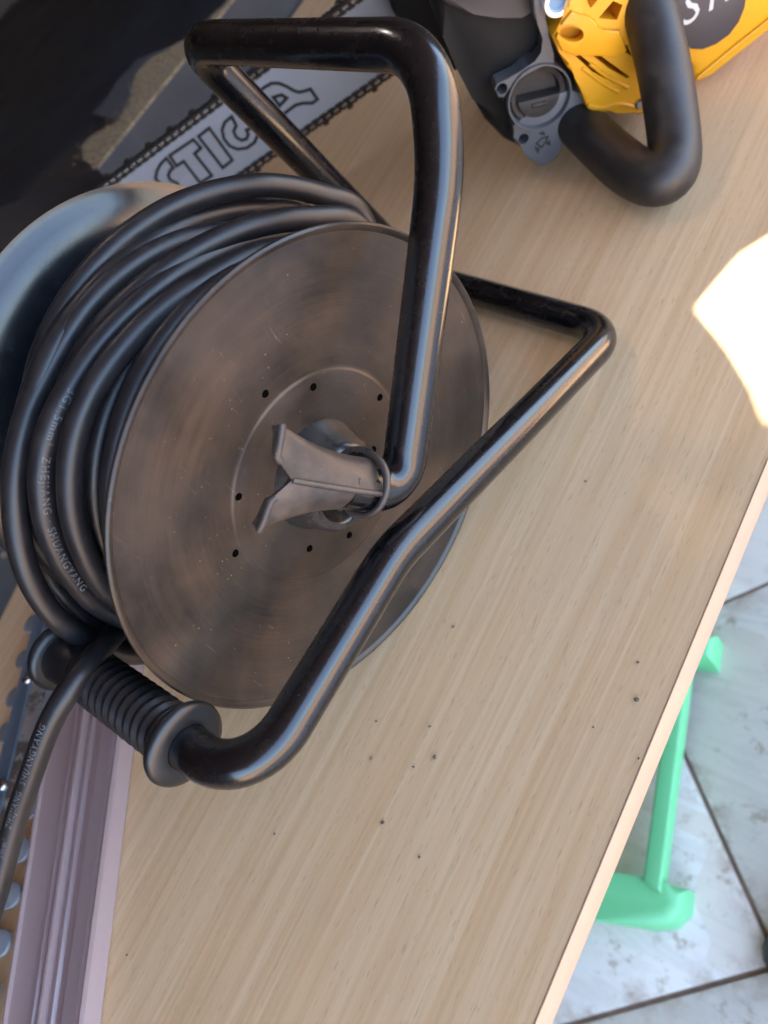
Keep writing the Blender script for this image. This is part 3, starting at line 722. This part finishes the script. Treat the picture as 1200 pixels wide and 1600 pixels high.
# rear shroud with dark name plate
RO = .205
bm = bmesh.new(); px_prism(bm, [(1030, -90), (1060, 20), (1073, 85), (1078, 117), (1089, 133), (1110, 117), (1200, 46), (1275, -20), (1275, -120)], RO, .07, .006); shr = obj("rear_shroud", bm, M['yellow'], saw)
bm = bmesh.new(); px_prism(bm, [c4(*q) for q in ((700, -120), (715, 40), (735, 150), (770, 225), (800, 255), (860, 258), (930, 232), (1000, 182), (1050, 115), (1080, 40), (1090, -40), (1090, -120))], RO + .0015, .004, .0006); plate = obj("name_plate", bm, M['guard'], shr)
M['white'] = m_plain("white_print", (.50, .49, .47), .5, var=.05, bump=0)
b0 = sp(1064, 44, RO + .0015); bx = (sp(1140, -2, RO + .0015) - b0).normalized(); by = SN.cross(bx)
if by.z < 0: by = -by
vs, fs = text_points("STIGA", .030, .35, .92)
bm = bmesh.new(); ov = [bm.verts.new(b0 + bx * v.x + by * v.y + SN * .0004) for v in vs]
for f in fs: bm.faces.new([ov[k] for k in f])
obj("plate_lettering", bm, M['white'], plate, 80)
bm = bmesh.new(); tube(bm, [sp(x, y, RO + .001) for x, y in ((1090, 122), (1112, 103), (1150, 72), (1205, 28))], .0016, 8); obj("shroud_bead", bm, M['yellow'], shr, 60)

# ------------------------------------------------------------------ black case beside the table
def m_case(pc, e1, e2):
    k = N("black_vinyl"); n = k.noise(7, 5, .6); sp_ = k.voro(70); spm = k.noise(8, 3); cr2 = k.noise(1, 4, .6, k.map((8, 90, 8), (0, 0, .7)))
    c = k.mix(k.ramp(n, [(.35, 0), (.75, 1)]), (.008, .009, .011), (.020, .023, .028))
    c = k.mix(k.math('MULTIPLY', k.ramp(sp_, [(.05, 1), (.10, 0)]), k.ramp(spm, [(.5, 0), (.65, .7)])), c, (.12, .12, .12))
    c = k.mix(k.ramp(cr2, [(.70, 0), (.78, .3)]), c, (.06, .05, .045))
    def along(v):
        s1 = k.nd("ShaderNodeVectorMath", operation='SUBTRACT'); k.lk(k.co, s1.inputs[0]); s1.inputs[1].default_value = pc
        d = k.nd("ShaderNodeVectorMath", operation='DOT_PRODUCT'); k.lk(s1.outputs[0], d.inputs[0]); d.inputs[1].default_value = v; return d.outputs["Value"]
    t = k.math('MULTIPLY', along(e1), 1 / .40); d = along(e2)
    rag = k.math('MULTIPLY', k.math('SUBTRACT', k.noise(38, 6, .7), .5), .075)
    def band(stops, soft):      # width of the bared strip along the edge
        wd = k.math('MULTIPLY', k.ramp(k.math('ADD', t, .15), stops), .20)
        return k.ramp(k.math('ADD', k.math('MULTIPLY', k.math('ADD', k.math('SUBTRACT', wd, d), rag), 1 / soft), .5), [(.2, 0), (.8, 1)])
    smear = band([(.0, 1.0), (.10, 1.0), (.22, .85), (.34, .55), (.6, .5), (.8, .2), (.95, .08)], .07)
    bare = k.math('MULTIPLY', band([(.36, .0), (.42, .88), (.55, .92), (.72, .95), (.78, .1)], .02), k.ramp(t, [(.20, 0), (.24, 1)]))
    foam = band([(.14, .0), (.19, .35), (.26, .60), (.31, .55), (.375, .28), (.5, .40), (.64, .74), (.70, .66), (.78, .28), (.92, .08)], .03)
    gr = k.noise(170, 5, .75)
    c = k.mix(k.math('MULTIPLY', smear, .6), c, (.05, .036, .027))
    c = k.mix(k.math('MULTIPLY', bare, .8), c, (.10, .095, .098))
    c = k.mix(k.math('MULTIPLY', foam, k.ramp(gr, [(.32, .25), (.5, 1)])), c, k.mix(k.ramp(gr, [(.4, 0), (.65, 1)]), (.20, .125, .065), (.50, .34, .18)))
    k.set(Base_Color=c, Roughness=k.mix(foam, k.ramp(n, [(.3, .42), (.7, .6)]), .95))
    k.bump(k.mix(foam, k.math('MULTIPLY', k.noise(220, 4), .15), gr), .6, .0012); return k.m
M['case_side'] = m_plain("scuffed_side", (.042, .031, .028), .7, var=.35, scale=22, bump=.3)
M['foam'] = m_plain("bared_foam", (.55, .36, .17), .95, var=.45, scale=160, bump=.9)
M['bare'] = m_plain("bared_backing", (.07, .064, .064), .8, var=.25, scale=60, bump=.5)
M['brown'] = m_plain("dirt_smear", (.055, .040, .030), .8, var=.5, scale=60, bump=.4)
ZT = .070
case = thing("case", "big black vinyl covered case with a torn edge standing behind the table", "case", (-1.2, .6, FZ))
pc = at_z(150, 262, ZT); e1_ = (at_z(269, 115, ZT) - at_z(165, 243, ZT)); e1_.z = 0; e1_.normalize(); e2_ = Vector((-e1_.y, e1_.x, 0))
if e2_.x > 0: e2_ = -e2_
e2_ = (e2_ * .9 + (-e1_) * .30).normalized()
quad = [pc, pc + e1_ * 1.1, pc + e1_ * 1.1 + e2_ * 1.6, pc + e2_ * 1.6]
M['case'] = m_case(pc, e1_, Vector((-e1_.y, e1_.x, 0)) * (1 if -e1_.y < 0 else -1))
bm = bmesh.new(); prism(bm, quad, Vector((0, 0, FZ - ZT + .001)), .006, 3)
finish(bm)
for f in bm.faces: f.material_index = 0 if f.normal.z > .3 else 1
me_case = obj("shell", bm, [M['case'], M['case_side']], case)
def k375(x, y): return (x / 3.75, y / 3.75)
bm = bmesh.new(); rr = random.Random(11)
for i in range(170):
    q = at_z(*k375(rr.gauss(660, 150), 0), ZT); t_ = rr.uniform(-.1, 1.1); a_ = at_z(*k375(520, 900), ZT); b_ = at_z(*k375(1040, 290), ZT)
    p = a_.lerp(b_, t_) + e2_ * abs(rr.gauss(0, .035)) + Vector((0, 0, .0006)); r = rr.uniform(.0008, .0028)
    bmesh.ops.create_circle(bm, cap_ends=True, segments=5, radius=r, matrix=Matrix.Translation(p) @ Matrix.Rotation(rr.random() * 6, 4, 'Z') @ Matrix.Diagonal((1, rr.uniform(.35, 1), 1, 1)))
fk = obj("flake", bm, M['foam'], case); fk["kind"] = 'stuff'

# ------------------------------------------------------------------ hedge trimmer (blade and the corner of its housing)
trim = thing("hedge_trimmer", "hedge trimmer lying left of the ribbed grip with its toothed steel blade towards the viewer", "hedge trimmer", (-.5, -.2, 0))
M['blade'] = m_plain("blued_steel", (.20, .26, .32), .38, metal=.45, var=.25, scale=30)
M['tooth'] = m_plain("bare_steel", (.36, .37, .38), .45, metal=.45, var=.15, scale=60)
k = N("rusty_steel"); n_ = k.noise(38, 5, .65); k.set(Base_Color=k.mix(k.ramp(n_, [(.46, 0), (.54, 1)]), (.36, .33, .31), (.075, .05, .038)), Metallic=k.ramp(n_, [(.46, .8), (.54, .1)]), Roughness=.45); M['rust'] = k.m
bd = Vector((.552, -.834, 0)).normalized(); bw = Vector((bd.y, -bd.x, 0));
if bw.x < 0: bw = -bw
def at_b(px, py, z): return at_z(px, py, z)
zb = .016
cl = at_z(66, 960, zb); cl2 = at_z(2, 1225, zb); bd = (cl2 - cl).normalized(); bw = Vector((-bd.y, bd.x, 0)); bw = bw if bw.x > 0 else -bw
eL = (at_z(57, 952, zb) - cl).dot(bw); eR = (at_z(74, 967, zb) - cl).dot(bw); eS = (at_z(87, 982, zb - .006) - cl).dot(bw)
s0b = -.02; s1b = .42
def bpt(s, wv, z): p = cl + bd * s + bw * wv; return Vector((p.x, p.y, z))
bm = bmesh.new()
prism(bm, [bpt(s0b, eL, zb), bpt(s0b, eL, zb - .006), bpt(s0b, eR, zb - .006), bpt(s0b, eR, zb + .0)], bd * (s1b - s0b)); 
obj("guide_rail", bm, M['blade'], trim)
mid = (eL + eR) / 2
bm = bmesh.new(); prism(bm, [bpt(s0b, mid - .001, zb + .0016), bpt(s0b, mid - .001, zb + .0002), bpt(s0b, eR - .0012, zb + .0002), bpt(s0b, eR - .0012, zb + .0016)], bd * (s1b - s0b), .0004); obj("rail_ridge", bm, M['blade'], trim)
bm = bmesh.new(); prism(bm, [bpt(s0b, eR + .0002, zb + .0004), bpt(s0b, eR + .0002, zb - .009), bpt(s0b, eS + .004, zb - .009), bpt(s0b, eS + .003, zb - .0045)], bd * (s1b - s0b), .0005); obj("side_strip", bm, M['rust'], trim)
for q in ((43, 1062), (4, 1228)):
    p = at_z(*q, zb + .002); bm = bmesh.new(); lathe(bm, [(0, .0032), (.0028, .0030), (.0042, .0018), (.0046, 0), (.0046, -.002)], p, Vector((0, 0, 1)), 20, closed=False)
    scw = obj("screw", bm, M['rivet'], trim); bm = bmesh.new(); box(bm, p + Vector((0, 0, .0031)), .006, .0011, .0007, Vector((.8, .6, 0)), Vector((-.6, .8, 0))); obj("slot", bm, M['dark'], scw)
def tooth(sc_, side, base, ln):
    bm = bmesh.new(); hw = .0085; pts_ = []
    for a_ in range(0, 181, 20): pts_.append((hw * math.cos(R(a_)), ln - hw + hw * math.sin(R(a_))))
    pts_ = [(hw * 1.2, -.012)] + pts_ + [(-hw * 1.2, -.012)]
    prism(bm, [bpt(sc_ + x, base + side * y, .0085) for x, y in pts_], Vector((0, 0, -.0026)), .0005)
    obj("tooth", bm, M['tooth'], trim)
zl_ = .0085
tl = [(45, 975), (32, 1030), (17, 1090), (3, 1145)]; tr = [(57, 1258), (36, 1328), (17, 1398)]
for q in tl:
    p = at_z(*q, zl_) - cl; tooth(p.dot(bd), -1, eL, max(.010, -(p.dot(bw) - eL) + .007))
sp3 = (at_z(*tr[2], zl_) - at_z(*tr[0], zl_)).dot(bd) / 2
s00 = (at_z(*tr[0], zl_) - cl).dot(bd)
wR = (at_z(*tr[1], zl_) - cl).dot(bw)
for i in range(-7, 8):
    s_ = s00 + sp3 * i
    if -.01 < s_ < s1b: tooth(s_, 1, eS, wR - eS + .006)
for i in range(4, 12):
    s_ = (at_z(*tl[3], zl_) - cl).dot(bd) + sp3 * (i - 3)
    if s_ < s1b: tooth(s_, -1, eL, .016)
# housing behind the blade
hq0, hq1 = at_z(0, 972, 0), at_z(33, 905, 0); hd = (hq1 - hq0).normalized(); hs = Vector((-hd.y, hd.x, 0)); hs = hs if hs.x < 0 else -hs
bm = bmesh.new(); b0_ = hq0 - hd * .10; prism(bm, [b0_ + Vector((0, 0, .05)), b0_ + hd * .22 + Vector((0, 0, .05)), b0_ + hd * .22 + hs * .14 + Vector((0, 0, .05)), b0_ + hs * .14 + Vector((0, 0, .05))], Vector((0, 0, -.0485)), .006, 3)
obj("housing", bm, m_plain("dark_housing", (.045, .042, .042), .5, var=.3, scale=40), trim)
pg = at_plane(5, 868, hq0, hs); bm = bmesh.new(); lathe(bm, [(0, .002), (.003, .0015), (.0036, 0), (.0036, -.004)], pg - hs * .0, -hs, 16, closed=False); obj("screw", bm, M['rivet'], trim)  # bright steel head added to stand for a white glint on the housing

# ------------------------------------------------------------------ clear plastic blade sheath
k = N("tinted_clear_plastic"); n_ = k.noise(6, 3, .6)
k.set(Base_Color=k.mix(k.ramp(n_, [(.35, 0), (.7, 1)]), (.66, .46, .42), (.70, .52, .50)), Roughness=k.ramp(k.noise(30, 3), [(.3, .14), (.7, .24)]), Transmission_Weight=.5, IOR=1.35, Specular_IOR_Level=.7, Coat_Weight=.3, Coat_Roughness=.1); M['sheath'] = k.m
LA, LB = at_z(79, 1184, .003), at_z(17, 1600, .003); RA, RB = at_z(203, 1186, .003), at_z(152, 1600, .003)
cs_ = [(0, .000), (.003, .0075), (.016, .0105), (.035, .0105), (.055, .0085), (.085, .0078), (.31, .0070), (.335, .0090), (.352, .0090), (.372, .0066), (.415, .0064), (.432, .0108), (.452, .0112), (.472, .0108), (.488, .0060), (.530, .0058), (.548, .0082), (.562, .0082), (.580, .0056), (.672, .0052), (.690, .0075), (.705, .0098), (.86, .0104), (.885, .0080), (.905, .0082), (.925, .0118), (.955, .0136), (.985, .0120), (1.0, .005), (1.0, 0)]
prof_ = cs_ + [(min(max(a, .016), .984), max(.0004, b - .0018)) for a, b in reversed(cs_)][1:-1]
bm = bmesh.new(); rows = []
for t in (-1.15, 0, 1.0, 1.6):
    l_, r_ = LA.lerp(LB, t), RA.lerp(RB, t)
    rows.append([bm.verts.new(Vector((l_.x + (r_.x - l_.x) * a, l_.y + (r_.y - l_.y) * a, .0006 + b))) for a, b in prof_])
for q in range(3):
    for i in range(len(prof_)):
        j = (i + 1) % len(prof_); bm.faces.new((rows[q][i], rows[q][j], rows[q + 1][j], rows[q + 1][i]))
sheath = tag(obj("blade_sheath", bm, M['sheath'], None, 24), "pinkish clear plastic blade sheath with long ridges lying on the table under the grip", "blade cover")

# ------------------------------------------------------------------ green stool under the table edge
M['green'] = m_plain("mint_green_plastic", (.14, .46, .205), .42, var=.06, scale=14, bump=.05)
st = thing("stool", "mint green plastic stool standing on the tiles half under the table", "stool", (-.27, .07, FZ))
def foot(pts, h, name="foot_rail"):
    bm = bmesh.new(); prism(bm, [Vector((p.x, p.y, FZ + h)) for p in pts], Vector((0, 0, -h)), .022, 6); obj(name, bm, M['green'], st)
zf = FZ + .05
q = [at_z(*p, zf) for p in ((1072, 1388), (1068, 1425), (1045, 1447), (1010, 1450), (930, 1437))]
fx = (q[4] - q[3]).normalized(); q2 = q[4] + fx * .30; w0 = at_z(955, 1362, zf)
q3 = w0 + fx * .30
foot(q + [q2, q3, w0, at_z(1012, 1372, zf), at_z(1040, 1378, zf)], .05)
r0, r1 = at_z(1062, 1150, zf + .004), at_z(1033, 1378, zf + .004); l1 = at_z(1004, 1368, zf + .004); rd = (r0 - r1).normalized(); rl = .40
bm = bmesh.new(); prism(bm, [r1 - rd * .012 , r1 + rd * rl, l1 + rd * rl, l1 - rd * .006], Vector((0, 0, -.03)), .004, 3); obj("side_rail", bm, M['green'], st)
e0 = at_z(1119, 988, zf); e1x = at_z(1112, 1033, zf)
ed = (e1x - e0).normalized(); es = Vector((-ed.y, ed.x, 0)); es = es if es.x < 0 else -es
foot([e0, e1x, e1x + es * .45, e0 + es * .45], .05)
for p in (r1 + rd * .03 + Vector((-.15, 0, 0)), r1 + rd * .30 + Vector((-.15, 0, 0)), r1 + rd * .03 + Vector((-.30, -.03, 0)), r1 + rd * .30 + Vector((-.30, -.03, 0))):
    bm = bmesh.new(); box(bm, (p.x, p.y, FZ + .04 + .17), .035, .035, .34, bev=.006); obj("leg", bm, M['green'], st)
pm = r1 + rd * .165 + Vector((-.18, -.015, 0)); bm = bmesh.new(); box(bm, (pm.x, pm.y, FZ + .395), .36, .36, .03, bev=.012); obj("seat", bm, M['green'], st)

# ------------------------------------------------------------------ shoe toe at the right edge of the view
sh = thing("shoe", "tip of a black shoe on the floor tiles by the grout line", "shoe", (.09, -.06, FZ))
tp_ = at_z(1191, 1488, FZ + .02); toe = Vector((tp_.x, tp_.y, FZ)); dirs = Vector((.93, .3676, 0)).normalized(); sdv = Vector((-dirs.y, dirs.x, 0))
rings = []; bm = bmesh.new()
for t, wd, hh in ((0, .004, .018), (.006, .018, .030), (.02, .031, .042), (.05, .042, .052), (.10, .046, .062), (.16, .040, .080), (.22, .036, .085), (.26, .030, .075), (.275, .006, .06)):
    c_ = toe + dirs * t; rings.append([bm.verts.new(c_ + sdv * (wd * math.cos(R(a_))) + Vector((0, 0, .012 + (hh - .012) * max(0, math.sin(R(a_))) ** .7 if 0 <= a_ <= 180 else .012))) for a_ in range(0, 181, 15)])
for i in range(len(rings) - 1):
    for j in range(len(rings[0]) - 1): bm.faces.new((rings[i][j], rings[i][j + 1], rings[i + 1][j + 1], rings[i + 1][j]))
    bm.faces.new((rings[i][0], rings[i + 1][0], rings[i + 1][-1], rings[i][-1]))
bm.faces.new(rings[0]); bm.faces.new(rings[-1][::-1]); obj("upper", bm, M['dark'], sh, 60)
bm = bmesh.new(); ol = []
for s_ in (1, -1):
    seq = ((0, .006), (.006, .020), (.02, .033), (.05, .044), (.10, .048), (.16, .042), (.22, .038), (.26, .032), (.278, .008))
    for t, wd in (seq if s_ == 1 else seq[::-1]): ol.append(toe + dirs * (t - .001) + sdv * (s_ * wd) + Vector((0, 0, .0118)))
prism(bm, ol, Vector((0, 0, -.0108)), .001); obj("sole", bm, M['dark'], sh)
clean()
